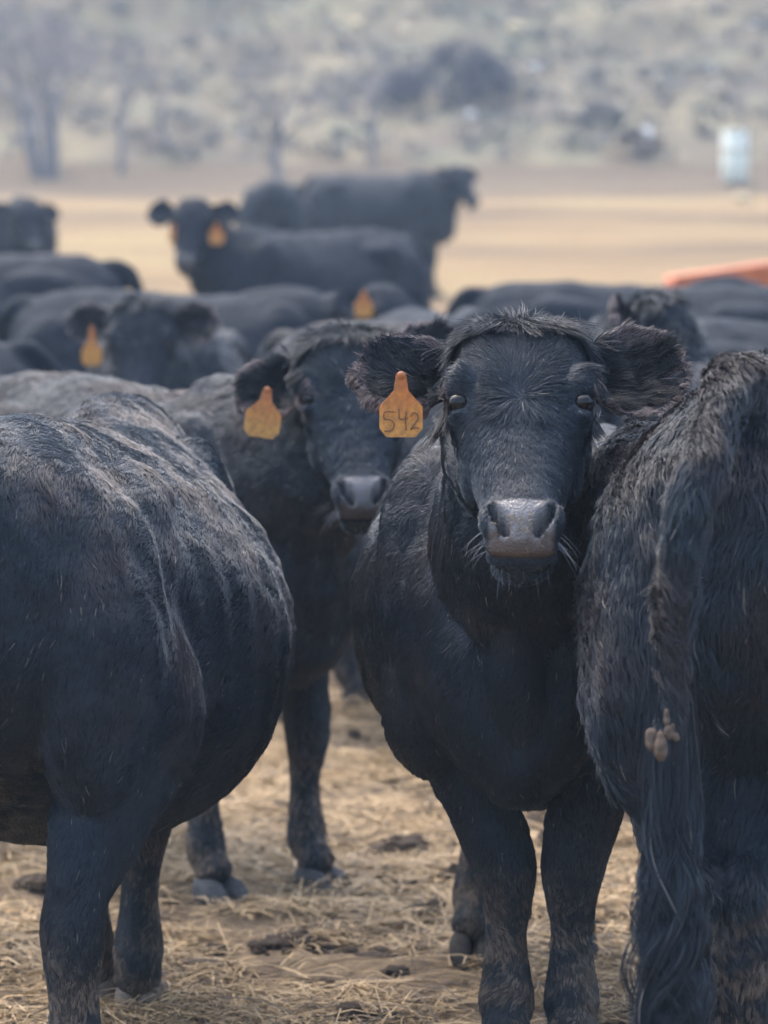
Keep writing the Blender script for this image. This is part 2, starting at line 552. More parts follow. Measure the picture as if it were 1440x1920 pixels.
        C = np.repeat(FUR_DARK[None] * .9, len(V), 0)
        padw = .040 + .014 * sstep(.44, .475, t)
        pad = inhead * sstep(.418, .428, t) * (1 - sstep(padw - .006, padw + .006, L)) * sstep(-.052, -.044, n)
        s.pad = pad
        nz = Noise(s.seed + 9, 60)(V)
        low = sstep(.470, .500, t - .02 * (n + .03) / .03 + .004 * nz)
        pc = np.array([.155, .147, .146])[None] * (1 - low[:, None]) + np.array([.080, .056, .044])[None] * low[:, None]  # upper pad lightened, wet highlight put into its colour; lower pad brown
        C = C * (1 - pad[:, None]) + pc * pad[:, None]
        C = C * (1 - s.nost[:, None]) + np.array([.006, .007, .009])[None] * s.nost[:, None]
        mud = sstep(.42, .18, V[:, 2]) * np.clip(.5 + .4 * Noise(s.seed + 3, 9)(V), 0, 1)
        C = C * (1 - .6 * mud[:, None]) + FUR_MUD[None] * .55 * .6 * mud[:, None]
        s.C = C
        pt_color(me, 'tint', C); we = np.zeros(len(V))
        for c, _ in s.eyes: we = np.maximum(we, .7 * (np.linalg.norm(V - c, axis=1) < .03))
        pt_float(me, 'wet', np.maximum(we, pad * (1 - .5 * low) * (1 - s.nost)))
        me.polygons.foreach_set('use_smooth', np.ones(len(me.polygons), dtype=bool))

    def comb(s, P, N):
        """direction, length, density and lift of the coat at points P"""
        n = len(P); back = np.array([0, 1., 0]); down = np.array([0, 0, -1.])
        up = np.clip(N[:, 2], -1, 1); front = np.clip(-N[:, 1], 0, 1)
        wb = .75 + .25 * up - .45 * front; wd = .75 - .45 * np.clip(up, 0, 1)
        leg = sstep(.62, .45, P[:, 2]); rear = sstep(.3, .8, N[:, 1]) * sstep(-.1, .4, P[:, 1])
        wb = wb * (1 - leg) * (1 - .8 * rear) + .1; wd = wd * (1 - leg) + leg
        D = back[None] * wb[:, None] + down[None] * wd[:, None]
        Ln = .0165 + .003 * rear; Ln = np.full(n, 1.) * Ln
        Ln = Ln * (1 - leg) + .012 * leg
        neck = sstep(-.62, -.8, P[:, 1]) * (P[:, 2] > .5); Ln = Ln + .006 * neck
        t, l, nn = s.hd.to(P); L = np.abs(l); sg = np.sign(l)
        hd = (t > -.06) & (t < .56) & (L < .17) & (nn > -.27) & (nn < .09)
        wt = .205
        rt = (t - wt); rl = l
        top = hd & (t < wt); bot = hd & (t >= wt)
        kt = np.where(t < .05, sstep(.05, .02, t), 0)
        ht = rt / .12 + kt * 3.2; hl = rl / .06
        ht = np.where(bot, .35 + rt / .12, ht); hl = np.where(bot, rl / .055, hl)
        Dh = s.hd.h[None] * ht[:, None] + s.hd.l[None] * hl[:, None]
        D = np.where(hd[:, None], Dh, D)
        lh = np.where(t < .05, .056, np.where(t < .24, .024, .014))
        lh = lh - .008 * sstep(.34, .42, t)
        Ln = np.where(hd, lh, Ln)
        den = np.ones(n)
        inpad = hd & (t > .416) & (L < .042 + .014 * sstep(.44, .475, t)) & (nn > -.052)
        den[inpad] = 0
        for c, _ in s.eyes:
            de = np.linalg.norm(P - c, axis=1); den[de < .0215] = 0; Ln = np.where(de < .06, np.minimum(Ln, .006 + .25 * np.maximum(de - .018, 0)), Ln)
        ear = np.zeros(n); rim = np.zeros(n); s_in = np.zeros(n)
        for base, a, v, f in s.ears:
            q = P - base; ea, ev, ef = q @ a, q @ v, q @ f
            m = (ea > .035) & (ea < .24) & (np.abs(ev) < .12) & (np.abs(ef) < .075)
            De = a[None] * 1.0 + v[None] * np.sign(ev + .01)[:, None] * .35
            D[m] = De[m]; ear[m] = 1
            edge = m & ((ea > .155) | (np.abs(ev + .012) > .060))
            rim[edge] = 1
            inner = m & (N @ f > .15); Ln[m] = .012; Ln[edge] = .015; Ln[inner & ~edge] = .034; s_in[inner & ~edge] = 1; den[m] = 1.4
        D = D - N * (D * N).sum(1)[:, None]
        # tail hair
        return nrm(D), Ln, den, ear + s_in, rim, hd

    def coat(s, count, cam_local, rad=.0008, clump=.42, long=1.0, clumps=None, mudz=.40, name='coat', lift=.45, grey=0.0, brown=.5):
        me = s.me; rng = s.rng
        me.calc_loop_triangles()
        tri = np.empty(len(me.loop_triangles) * 3, dtype=np.int32); me.loop_triangles.foreach_get('vertices', tri); tri = tri.reshape(-1, 3)
        A, B, Cc = s.V[tri[:, 0]], s.V[tri[:, 1]], s.V[tri[:, 2]]
        ar = np.linalg.norm(np.cross(B - A, Cc - A), axis=1)
        cen = (A + B + Cc) / 3; fn = nrm(np.cross(B - A, Cc - A))
        vis = ((nrm(cam_local[None] - cen) * fn).sum(1))
        t, l, nn = s.hd.to(cen); hd = (t > -.06) & (t < .56) & (np.abs(l) < .17) & (nn > -.27)
        for base, a, v, f in s.ears:
            q = cen - base; ea = q @ a; ar = ar * np.where((ea > .03) & (ea < .24) & (np.linalg.norm(q, axis=1) < .26), 2.2, 1.0)
        ar = ar * np.where(vis > -.25, 1.0, .22) * np.where(hd, 1.9, 1.0)
        cs = np.cumsum(ar); ids = np.searchsorted(cs, rng.uniform(0, cs[-1], count))
        r1, r2 = np.sqrt(rng.uniform(size=count)), rng.uniform(size=count)
        w0, w1, w2 = 1 - r1, r1 * (1 - r2), r1 * r2
        P = A[ids] * w0[:, None] + B[ids] * w1[:, None] + Cc[ids] * w2[:, None]
        T = tri[ids]; N = nrm(s.N[T[:, 0]] * w0[:, None] + s.N[T[:, 1]] * w1[:, None] + s.N[T[:, 2]] * w2[:, None])
        D, Ln, den, ear, rim, hd = s.comb(P, N)
        keep = rng.uniform(size=count) < den
        P, N, D, Ln, ear, rim, hd = (x[keep] for x in (P, N, D, Ln, ear, rim, hd)); n = len(P)
        S = np.cross(N, D)
        na, nb, nc = Noise(s.seed + 11, 5), Noise(s.seed + 12, 22), Noise(s.seed + 13, 2.5)
        ang = (.24 * na(P) + .15 * nb(P)) * np.where(hd, .6, 1.0) + rng.normal(0, .16, n)
        D = D * np.cos(ang)[:, None] + S * np.sin(ang)[:, None]
        Ln = np.where(hd | (ear > 0), Ln, Ln * long)
        Ln = Ln * np.clip(rng.normal(1, .22, n), .4, 1.7) * np.clip(1 + .18 * nb(P), .6, 1.5)
        lf = np.where(ear > 1, .55, np.where(ear > 0, .25, lift)) * np.clip(rng.normal(1, .3, n) + .18 * nb(P), .2, 2)
        K = 5; sv = np.linspace(0, 1, K)
        Q = np.empty((n, K, 3))
        wv = rng.uniform(0, 6.28, n)
        for k, x in enumerate(sv):
            Q[:, k] = P + D * (Ln * x)[:, None] + N * (Ln * lf * x * (1 - .55 * x))[:, None] + np.cross(N, D) * (.10 * Ln * x * np.sin(wv + 3.2 * x))[:, None]
        # clumps
        m = clumps or max(50, n // 7)
        gi = rng.choice(n, m, replace=False)
        kd = KDTree(m)
        for i, g in enumerate(gi): kd.insert(P[g], i)
        kd.balance()
        own = np.array([kd.find(p)[1] for p in P]); G = Q[gi][own]
        far = np.linalg.norm(G[:, 0] - P, axis=1)
        cw = clump * np.clip(rng.normal(1, .25, n), .2, 1.3) * (far < .03)
        for k, x in enumerate(sv):
            f = np.clip(cw * x ** 1.1, 0, .92)[:, None]
            Q[:, k] = Q[:, k] * (1 - f) + G[:, k] * f
        Rd = rad * np.clip(rng.normal(1, .25, n), .5, 1.6)[:, None] * np.array([1, 1, .9, .7, .25])[None]
        # a colour per strand
        cl = rng.uniform(size=m)[own]
        g = np.clip(.34 + .20 * (cl - .5) + .14 * nc(P) + grey + rng.normal(0, .14, n), 0, 1)[:, None]
        C = FUR_DARK[None] * (1 - g) + FUR_GREY[None] * g
        bz = sstep(.55, .8, P[:, 2]) * ~hd
        b = np.clip(brown * (.35 + .55 * na(P)) * bz + .05, 0, .85)[:, None]
        C = C * (1 - b) + FUR_BROWN[None] * (.8 + .4 * cl[:, None]) * b
        mud = (sstep(mudz + .06, mudz - .14, P[:, 2]) * np.clip(.50 + .45 * Noise(s.seed + 3, 9)(P) + .9 * (cl - .5), 0, 1))[:, None]
        C = C * (1 - mud) + FUR_MUD[None] * mud * (.6 + .9 * cl[:, None])
        C = np.where(ear[:, None] > 0, C * (1 - .5 * (1 - rim[:, None])), C)  # ear hair darkened away from the rim, cup shade put into the colour
        rr = (rim * (rng.uniform(size=n) < .75))[:, None]
        C = C * (1 - rr) + np.array([.14, .105, .10])[None] * rr
        dust = (rng.uniform(size=n) < .004)[:, None]
        C = np.where(dust, np.array([.22, .20, .17])[None], C)
        return Q, Rd, C

def tail_hair(cow, root, n=6500, seed=5, start=.30, spread=.020, drop=.66, curl=.034):
    r = np.random.RandomState(seed)
    T = spline(cow.tail, 12); m = len(T); f = start + (1 - start) * r.beta(1.1, 1.0, n)
    i = np.clip((f * (m - 1)).astype(int), 0, m - 2); b = T[i]
    a = r.uniform(0, 6.283, n); rad = (.022 * (1.15 - .45 * f)) * np.sqrt(r.uniform(.4, 1, n))
    off = np.stack([np.cos(a) * rad, np.sin(a) * rad, np.zeros(n)], 1); P = b + off
    K = 13; L = (.10 + drop * sstep(.45, 1.0, f) * r.uniform(.55, 1.0, n))
    lock = r.randint(0, 90, n); lp = r.uniform(0, 6.28, (90, 3)); lo = r.normal(0, 1, (90, 2)); lw = r.uniform(.55, 1.25, 90)
    fan = sstep(.4, 1, f)
    Q = np.empty((n, K, 3)); end = T[-1]
    for k in range(K):
        x = k / (K - 1); j = np.clip(i + (L * x / (np.linalg.norm(T[-1] - T[0]) / m)).astype(int), 0, m - 1)
        base = T[j].copy(); left = np.maximum(0, (P[:, 2] - L * x) - end[2]); below = np.minimum(0, (P[:, 2] - L * x) - end[2])
        base[:, 2] = P[:, 2] - L * x
        ph = lw[lock] * base[:, 2] * 24
        amp = curl * (.15 + fan) * sstep(0, .8, -below / .35 + .1)
        wav = np.stack([np.sin(ph + lp[lock, 0]) * amp, np.cos(ph * .9 + lp[lock, 1]) * amp * .8, np.zeros(n)], 1)
        sp = lo[lock] * (spread * (.25 + .75 * sstep(0, .5, x * L))[:, None]) * np.clip(1.15 + below / .5, .25, 1.2)[:, None]
        Q[:, k] = base + off * (1 - .72 * x) + np.stack([sp[:, 0], sp[:, 1] * .6, np.zeros(n)], 1) + wav
        Q[:, k, 2] = np.maximum(Q[:, k, 2], .03)
    Rd = .0008 * r.uniform(.6, 1.4, (n, 1)) * np.linspace(1, .45, K)[None]
    g = np.clip(.3 + .5 * (r.uniform(size=90)[lock] - .5) + r.normal(0, .12, n), 0, 1)[:, None]
    C = FUR_DARK * (1 - g) + FUR_GREY * g
    br = (sstep(.5, .1, P[:, 2] - L * .5) * r.uniform(.2, .9, n))[:, None]
    C = C * (1 - br) + np.array([.050, .036, .032]) * br
    ds = (r.uniform(size=n) < .006)[:, None]; C = np.where(ds, np.array([.2, .18, .16]), C)
    return hair_obj('tail_hair', Q, Rd, FUR, root, C)

def whiskers(cow, root, seed=3):
    r = np.random.RandomState(seed); hd = cow.hd; Qs = []
    for sg in (-1, 1):
        for k in range(9):
            p = hd.at(r.uniform(.46, .505), sg * r.uniform(.05, .066), r.uniform(-.06, -.02))
            d = nrm(hd.l * sg * r.uniform(.5, 1.3) + hd.h * r.uniform(.0, .9) + hd.n * r.uniform(-.3, .5) + np.array([0, 0, -.2]))
            L = r.uniform(.025, .065); x = np.linspace(0, 1, 6)[:, None]
            Qs.append(p + d * L * x + np.array([0, 0, -1.]) * L * .35 * x ** 2)
    for k in range(18):
        p = hd.at(r.uniform(.50, .515), r.uniform(-.045, .045), r.uniform(-.11, -.07)); L = r.uniform(.015, .045); x = np.linspace(0, 1, 6)[:, None]
        Qs.append(p + nrm(hd.h + hd.l * r.normal(0, .3) + np.array([0, 0, -.6])) * L * x)
    Q = np.array(Qs); Rd = np.repeat(np.linspace(.0005, .00015, 6)[None], len(Q), 0)
    return hair_obj('whiskers', Q, Rd, WHISK, root)

def mud_clot(root, cow, P, size, label=None):
    sp = Soup(); sp.ball((0, 0, 0), size, nu=16, nv=11); V = np.concatenate(sp.V); V += nrm(V) * (Noise(int(1e4 * size[2]), 40)(V) * .0014)[:, None]
    o = mesh_obj('mud_clot', V, sp.F, MUD, root); o.location = local(root, cow, P)
    return o

def cow_object(cow, label, loc, psi, far=False, group='black cattle standing in the feed yard', hoof=None, coat=None, tags=()):
    root = thing('cow', label, 'cow', loc, psi, group)
    root.scale = (cow.scale,) * 3
    b = link(bpy.data.objects.new('body', cow.me), root)
    b.data.materials.clear(); b.data.materials.append(FAR_HIDE if far else HIDE)
    b.data.name = 'body'
    hoof = hoof or {}
    fwd = np.array([0, -1., 0]); sd_ = np.array([1., 0, 0])
    for i, (k, c) in enumerate(cow.feet):
        V, F = claw_mesh(c, fwd, sd_)
        mesh_obj('hoof', V, F, hoof.get(i, HORN_DARK), root)
    for c, sg in cow.eyes:
        sp = Soup(); hb = np.stack([cow.hd.l, cow.hd.h, cow.hd.n]); sp.ball(c - cow.hd.n * .0, (.0185, .0185, .0185), hb, 24, 16)
        mesh_obj('eye', np.concatenate(sp.V), sp.F, EYE, root)
    if coat:
        M = Matrix.Translation(loc) @ Matrix.Rotation(psi, 4, 'Z') @ Matrix.Scale(cow.scale, 4)
        cl = np.array(M.inverted() @ Vector((0, 0, CAMZ)))
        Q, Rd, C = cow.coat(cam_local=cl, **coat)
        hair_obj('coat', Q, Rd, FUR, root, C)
    root['_psi'] = psi
    return root

def local(root, cow, P):
    """world point to the animal's own axes"""
    M = Matrix.Translation(root.location) @ Matrix.Rotation(root.rotation_euler.z, 4, 'Z') @ Matrix.Scale(cow.scale, 4)
    return np.array(M.inverted() @ Vector(P))

def px(x, y, D):
    """a point seen at photo pixel (x, y) at depth D"""
    s = FPX / D
    return Vector(((x - 720) / s, D, CAMZ - (y - HOR) / s))

def ear_tag(root, cow, pos_world, face_yaw, roll=0., w=.073, h=.074, neck=.034, digits=None, pitch=0.):
    """pos_world: middle of the upper edge of the neck"""
    o = [(-.5, -.30), (-.5, -.80), (-.34, -1.0), (.34, -1.0), (.5, -.80), (.5, -.30), (.17, 0.06), (.11, neck / h), (-.11, neck / h), (-.17, .06)]
    top = neck; th = .0025
    pts = [(a * w, b * h - top) for a, b in o]
    n = len(pts)
    V = [(x, -th, z) for x, z in pts] + [(x, th, z) for x, z in pts]
    F = [tuple(range(n)), tuple(range(2 * n - 1, n - 1, -1))] + [(i, n + i, n + (i + 1) % n, (i + 1) % n) for i in range(n)]
    F = [f[::-1] for f in F]
    t = mesh_obj('ear_tag', V, F, TAG, root, smooth=False)
    t.location = local(root, cow, pos_world)
    t.rotation_euler = (pitch, roll, face_yaw - root.rotation_euler.z)
    sp = Soup(); sp.ball((0, -.001, -.004), (.0075, .004, .0075), nu=14, nv=8)
    mesh_obj('stud', np.concatenate(sp.V), sp.F, TAG, t)
    if digits:
        bm = Soup()
        for stroke in digits:
            P = np.array([(x * w, -th - .0008, z * h - top) for x, z in stroke])
            bm.tube(P, np.full(len(P), .0011), side=(0, 1, 0), n=6, sub=3)
        mesh_obj('number', np.concatenate(bm.V), bm.F, INK, t)
    return t

def nose_crumbs(root, cow, n=55, seed=9):
    """bits of straw stuck to the wet nose"""
    r = np.random.RandomState(seed); me = cow.me; idx = np.where((cow.pad > .8) & (cow.nost < .1))[0]
    t, l, nn = cow.hd.to(cow.V[idx]); w = np.exp(-((t - .472) / .012) ** 2) * (np.abs(l) < .034) + .02
    pick = r.choice(idx, n, p=w / w.sum()); V = []; F = []
    for i in pick:
        p = cow.V[i] + cow.N[i] * .0012; a = nrm(np.cross(cow.N[i], r.normal(size=3))); b = np.cross(cow.N[i], a); L, W = r.uniform(.0015, .0055), r.uniform(.0005, .001)
        k = len(V); V += [p - a * L - b * W, p + a * L - b * W, p + a * L + b * W + cow.N[i] * .001, p - a * L + b * W]; F.append((k, k + 1, k + 2, k + 3))
    m = Mat('crumbs').set(Base_Color=(.20, .155, .10, 1), Roughness=.7).m
    return mesh_obj('straw_crumbs', V, F, m, root, smooth=False)

def dung_crumbs():
    """small dark crumbs of mud and dung trodden into the straw"""
    r = np.random.RandomState(19); n = 5200; D = np.sqrt(r.uniform(4.6 ** 2, 11.5 ** 2, n)); X = r.uniform(-1, 1, n) * 2.1 * D / 11.5
    P = np.stack([X, D, 0 * X], 1); k = (Noise(33, 1.6)(P) + .6 * Noise(34, 5)(P)) > .55; X, D = X[k], D[k]; n = len(X)
    b = Soup(); b.ball((0, 0, 0), (1, 1, 1), nu=8, nv=6); U = np.concatenate(b.V); m = len(U); q = r.gamma(2.0, .0065, n) + .004
    V = U[None] * q[:, None, None] * r.uniform(.6, 1.3, (n, 1, 3)) * np.array([1.2, 1.2, .7]) * (1 + r.uniform(-.22, .22, (n, m, 1)))
    V = V + np.stack([X, D, ground(X, D) + .006], 1)[:, None]
    F = [tuple(i + j * m for i in f) for j in range(n) for f in b.F]
    return tag(mesh_obj('dung_crumbs', V.reshape(-1, 3), F, CLOD, smooth=False), kind='stuff')

# ------------------------------------------------------------------ the lie of the land
GD = np.array([-20, 8.5, 12, 16, 20, 28, 38, 50, 62, 64.5, 80, 110, 180, 400.])
GZ = np.array([0, 0, .09, .27, .50, .88, 1.36, 2.22, 3.20, 3.45, 9.0, 20.5, 47., 110.])
def _smooth_profile():
    d = np.arange(-20, 400, .25); z = np.interp(d, GD, GZ)
    k = np.ones(9) / 9
    return d, np.convolve(np.pad(z, 4, 'edge'), k, 'valid')
PD, PZ = _smooth_profile()
_gn = Noise(5, .05); _gn2 = Noise(6, .35); _gn3 = Noise(7, 2.2); _gn4 = Noise(8, 7)
def ground(X, D):
    X = np.atleast_1d(np.asarray(X, float)); D = np.atleast_1d(np.asarray(D, float))
    z = np.interp(D, PD, PZ)
    P = np.stack([X, D, np.zeros_like(X)], 1)
    hill = sstep(64, 80, D)
    z = z + hill * (.9 * _gn(P) + .18 * _gn2(P)) + .02 * _gn2(P) * sstep(3, 12, D)
    near = 1 - sstep(14, 26, D)
    return z + near * (.008 * _gn3(P) + .004 * _gn4(P))
def gz(x, d): return float(ground(x, d)[0])

def grid(xs, ys, lift=0.0):
    X, Y = np.meshgrid(xs, ys); Z = ground(X.ravel(), Y.ravel()) + lift
    V = np.stack([X.ravel(), Y.ravel(), Z], 1); nx, ny = len(xs), len(ys)
    i = np.arange(nx * ny).reshape(ny, nx)
    return V, np.stack([i[:-1, :-1], i[:-1, 1:], i[1:, 1:], i[1:, :-1]], -1).reshape(-1, 4)

def make_ground_mat():
    m = Mat('yard_ground').set(Roughness=.95, Specular_IOR_Level=.15)
    tc = m.n('TexCoord'); pos = tc.outputs['Object']
    n1 = m.noise(2.2, 6, .65, vec=pos); n2 = m.noise(38, 6, .75, vec=pos); n3 = m.noise(9, 5, .7, vec=pos)
    soil = m.ramp(n1.outputs[0], [(.30, (.062, .047, .036)), (.5, (.12, .090, .063)), (.68, (.21, .16, .105))])
    crumbs = m.ramp(n2.outputs[0], [(.35, (.35, .35, .35)), (.62, (1.35, 1.35, 1.35))])
    c = m.mix(1.0, soil.outputs[0], crumbs.outputs[0], 'MULTIPLY')
    patch = m.ramp(n3.outputs[0], [(.45, (0, 0, 0)), (.62, (1, 1, 1))])
    c = m.mix(patch.outputs[0], c, (.24, .18, .115))
    # pale trodden straw further off, in long drifts
    sp = m.n('SeparateXYZ'); m.l(pos, sp.inputs[0])
    d = m.n('MapRange'); d.inputs[1].default_value = 14; d.inputs[2].default_value = 24; m.l(sp.outputs['Y'], d.inputs[0])
    bands = m.noise(1.0, 4, .6, vec=pos, stretch=(.10, .42, .42))
    straw = m.ramp(bands.outputs[0], [(.32, (.10, .074, .046)), (.44, (.165, .116, .063)), (.55, (.215, .148, .075)), (.66, (.24, .188, .09))])
    st2 = m.mix(.35, straw.outputs[0], crumbs.outputs[0], 'MULTIPLY')
    c = m.mix(d.outputs[0], c, st2)
    # bare brown strip below the hill
    e = m.n('MapRange'); e.inputs[1].default_value = 56.5; e.inputs[2].default_value = 61; m.l(sp.outputs['Y'], e.inputs[0])
    en = m.n('Math', operation='MULTIPLY'); m.l(e.outputs[0], en.inputs[0]); en.inputs[1].default_value = .85
    c = m.mix(en.outputs[0], c, (.095, .074, .050))
    m.l(c, m.b.inputs['Base Color'])
    m.bump(n2.outputs[0], .8, .02)
    return m.m

def make_hill_mat():
    m = Mat('hill_ground').set(Roughness=.95, Specular_IOR_Level=.1)
    tc = m.n('TexCoord'); pos = tc.outputs['Object']
    n1 = m.noise(.28, 5, .6, vec=pos); n2 = m.noise(1.6, 6, .7, vec=pos); n3 = m.noise(.6, 4, .6, vec=pos)
    a = m.ramp(n1.outputs[0], [(.30, (.098, .083, .071)), (.48, (.146, .126, .090)), (.65, (.22, .19, .122))])
    b = m.ramp(n2.outputs[0], [(.32, (.58, .55, .53)), (.55, (.95, .93, .9)), (.7, (1.15, 1.1, .98))])
    c = m.mix(1.0, a.outputs[0], b.outputs[0], 'MULTIPLY')
    g = m.ramp(n3.outputs[0], [(.5, (0, 0, 0)), (.7, (.6, .6, .6))])
    c = m.mix(g.outputs[0], c, (.17, .18, .11))
    m.l(c, m.b.inputs['Base Color'])
    return m.m

xs = np.unique(np.concatenate([np.linspace(-160, -12, 34), np.linspace(-12, -3, 40), np.linspace(-3, 3, 260), np.linspace(3, 12, 40), np.linspace(12, 160, 34)]))
ys = np.unique(np.concatenate([np.linspace(-20, 3, 12), np.linspace(3, 13, 360), np.linspace(13, 66, 150)]))
V, F = grid(xs, ys)
tag(mesh_obj('ground', V, F, make_ground_mat()), kind='structure')
V, F = grid(np.linspace(-160, 160, 260), np.unique(np.concatenate([np.linspace(65.0, 110, 130), np.linspace(110, 399, 60)])), .004)
V[V[:, 1] < 65.1, 2] -= .05
tag(mesh_obj('hill', V, F, make_hill_mat()), kind='structure')

# ------------------------------------------------------------------ straw litter
def ribbons(n, X, D, length, width, seed, tilt=.18, z0=.004):
    """bent stems lying on the ground as thin folded strips"""
    r = np.random.RandomState(seed)
    a = r.uniform(0, math.pi * 2, n); el = np.abs(r.normal(0, tilt, n)); bend = r.normal(0, .2, n)
    d0 = np.stack([np.cos(a), np.sin(a), np.sin(el)], 1); d1 = np.stack([np.cos(a + bend), np.sin(a + bend), -np.sin(el) * .6], 1)
    side = np.stack([-np.sin(a), np.cos(a), r.normal(0, .5, n)], 1); side /= np.linalg.norm(side, axis=1)[:, None]
    z = ground(X, D) + z0 + np.abs(r.normal(0, .010, n))
    c = np.stack([X, D, z], 1); L = length[:, None]; W = (width * .5)[:, None]
    p0 = c; p1 = c + d0 * L * .5; p2 = p1 + d1 * L * .5
    for p in (p0, p1, p2): p[:, 2] = np.maximum(p[:, 2], ground(p[:, 0], p[:, 1]) + .002)
    upv = np.array([[0, 0, 1.]]) * W * .7
    V = np.stack([p0 - side * W, p0 + side * W, p1 - side * W + upv, p1 + side * W + upv, p2 - side * W * .7, p2 + side * W * .7], 1).reshape(-1, 3)
    b = np.arange(n)[:, None] * 6
    return V, np.concatenate([b + np.array([[0, 1, 3, 2]]), b + np.array([[2, 3, 5, 4]])], 0)

def make_straw_mat():
    m = Mat('straw').set(Roughness=.55, Specular_IOR_Level=.3)
    m.l(m.attr('tint').outputs['Color'], m.b.inputs['Base Color'])
    return m.m
STRAW = make_straw_mat()
CLODS = []
def clod(x, y, w_px, label, seed, hmul=.35):
    s = (y - HOR) / (CAMZ); D = FPX / s; X = (x - 720) / s; q = w_px / s * .5
    rng = np.random.RandomState(seed); sp = Soup()
    for k in range(7):
        sp.ball((rng.normal(0, q * .4), rng.normal(0, q * .4), q * hmul * rng.uniform(.1, .6)), np.array([q, q, q * hmul * 1.3]) * rng.uniform(.35, .65), nu=14, nv=9)
    V = np.concatenate(sp.V); V += nrm(V) * (Noise(seed, .7 / q)(V) * q * .12)[:, None]
    V[:, 2] = np.maximum(V[:, 2], -.02)
    m = CLOD
    o = mesh_obj('dung_clod', V, sp.F, m); o.location = (X, D, gz(X, D)); CLODS.append((X, D, q))
    return tag(o, label, 'dung clod', 'dark dung clods on the straw')
CLOD = make_horn('dung', (.018, .013, .010), (.062, .045, .032))
clod(648, 1672, 50, 'small dark clod on the straw just right of the middle cow\'s front hoof', 61, .55)
clod(808, 1728, 80, 'wide crumbly dark clod left of the front cow\'s hind hoof', 62, .55)
clod(500, 1782, 60, 'dark clod on the open straw near the bottom, below the two hooves', 63, .55)
clod(640, 1462, 60, 'flat dark pat on the ground between the middle cow and the front cow', 64, .22)
clod(590, 1850, 70, 'dark crumbled pat in the lowest part of the open straw', 65, .55)
clod(775, 1700, 60, 'dark lump of dung beside the wider clod near the hind hoof', 66, .55)
clod(640, 1740, 90, 'broad low dung pat in the middle of the open straw', 67, .16)
clod(700, 1800, 70, 'dark pat between the wide clod and the bottom edge', 68, .12)

def straw_field(name, n, xr, dr, seed, lmin, lmax, wmin, wmax, pale=0.):
    r = np.random.RandomState(seed)
    D = np.sqrt(r.uniform(dr[0] ** 2, dr[1] ** 2, n)); X = r.uniform(-1, 1, n) * (xr * D / dr[1]) + 0
    P = np.stack([X, D, 0 * X], 1)
    dens = .72 + .5 * Noise(31, 1.1)(P) + .3 * Noise(32, 3.5)(P)
    for cx, cd, cq in CLODS: dens = np.where(np.hypot(X - cx, (D - cd)) < cq * .8, .02, dens)
    k = r.uniform(size=n) < np.clip(dens, .02, 1); X, D = X[k], D[k]; n = len(X)
    L = lmin + (lmax - lmin) * r.beta(1.3, 3.2, n); W = r.uniform(wmin, wmax, n)
    V, F = ribbons(n, X, D, L, W, seed)
    v = np.clip(r.normal(.5, .25, n), 0, 1)[:, None]; dk = (r.uniform(size=n) < .2)[:, None]
    C = np.array([.20, .138, .074]) * (1 - v) + np.array([.56, .415, .235]) * v
    C = np.where(dk, np.array([.075, .056, .040]) * (.7 + .8 * v), C)
    o = mesh_obj(name, V, F, STRAW, smooth=False)
    pt_color(o.data, 'tint', np.repeat(C, 6, 0))
    return tag(o, kind='stuff')
straw_field('straw', 430000, 2.1, (4.6, 11.5), 41, .02, .19, .0012, .0040)

dung_crumbs()
straw_field('loose_stalks', 9000, 2.1, (4.6, 11.5), 43, .10, .42, .0022, .0048)

# ------------------------------------------------------------------ far things on and below the hill
def make_bark(name, c1, c2):
    m = Mat(name).set(Roughness=.9, Specular_IOR_Level=.1)
    ns = m.noise(4, 5, .7, stretch=(1, 1, .3)); m.l(m.ramp(ns.outputs[0], [(.3, c1), (.7, c2)]).outputs[0], m.b.inputs['Base Color'])
    return m.m
BARK = make_bark('bark', (.15, .135, .135), (.25, .23, .22))  # bark lightened, bleaching by haze put into the colour
TWIG = make_bark('twigs', (.19, .165, .175), (.29, .26, .265))

def branch_tubes(soup, p, d, L, r, depth, rng, twigs, spread=.55, n=5):
    pts = [p]; q = p.copy(); dd = d.copy()
    for i in range(4):
        dd = nrm(dd + rng.normal(0, .12, 3) + np.array([0, 0, .04])); q = q + dd * L / 4; pts.append(q)
    rad = np.linspace(r, r * .5, 5)
    soup.tube(np.array(pts), rad, n=n, sub=1)
    if depth == 0:
        return
    k = 4 if depth > 1 else 8
    for j in range(k):
        i = rng.randint(2, 5); nd = nrm(dd + rng.normal(0, spread, 3) + np.array([0, 0, .12]))
        branch_tubes(twigs if depth <= 2 else soup, pts[i], nd, L * rng.uniform(.55, .8), rad[i] * .62, depth - 1, rng, twigs, spread, 5 if depth > 2 else 3)

def bare_tree(x, y, D, H, r, label, seed, stems=1, lean=0., spread=.5, density=1):
    c = px(x, y, D); X = c.x; z = gz(X, D) - .05
    rng = np.random.RandomState(seed)
    t = thing('bare_tree', label, 'tree', (X, D, z), 0, 'bare trees along the foot of the hill')
    tr, cr = Soup(), Soup()
    for s in range(stems):
        a = rng.uniform(0, 6.28); o = np.array([math.cos(a), math.sin(a), 0]) * (.22 * (stems > 1))
        d = nrm(np.array([lean + (o[0] * 1.2), o[1] * .8, 1.]))
        branch_tubes(tr, o, d, H * .45, r * (1 if stems == 1 else .7), 4, rng, cr, spread)
    mesh_obj('trunk', np.concatenate(tr.V), tr.F, BARK, t); mesh_obj('crown', np.concatenate(cr.V), cr.F, TWIG, t)
    return t
bare_tree(92, 325, 64, 4.2, .17, 'bare grey tree with several spreading stems at the far left of the hill foot', 3, stems=4, spread=.55)
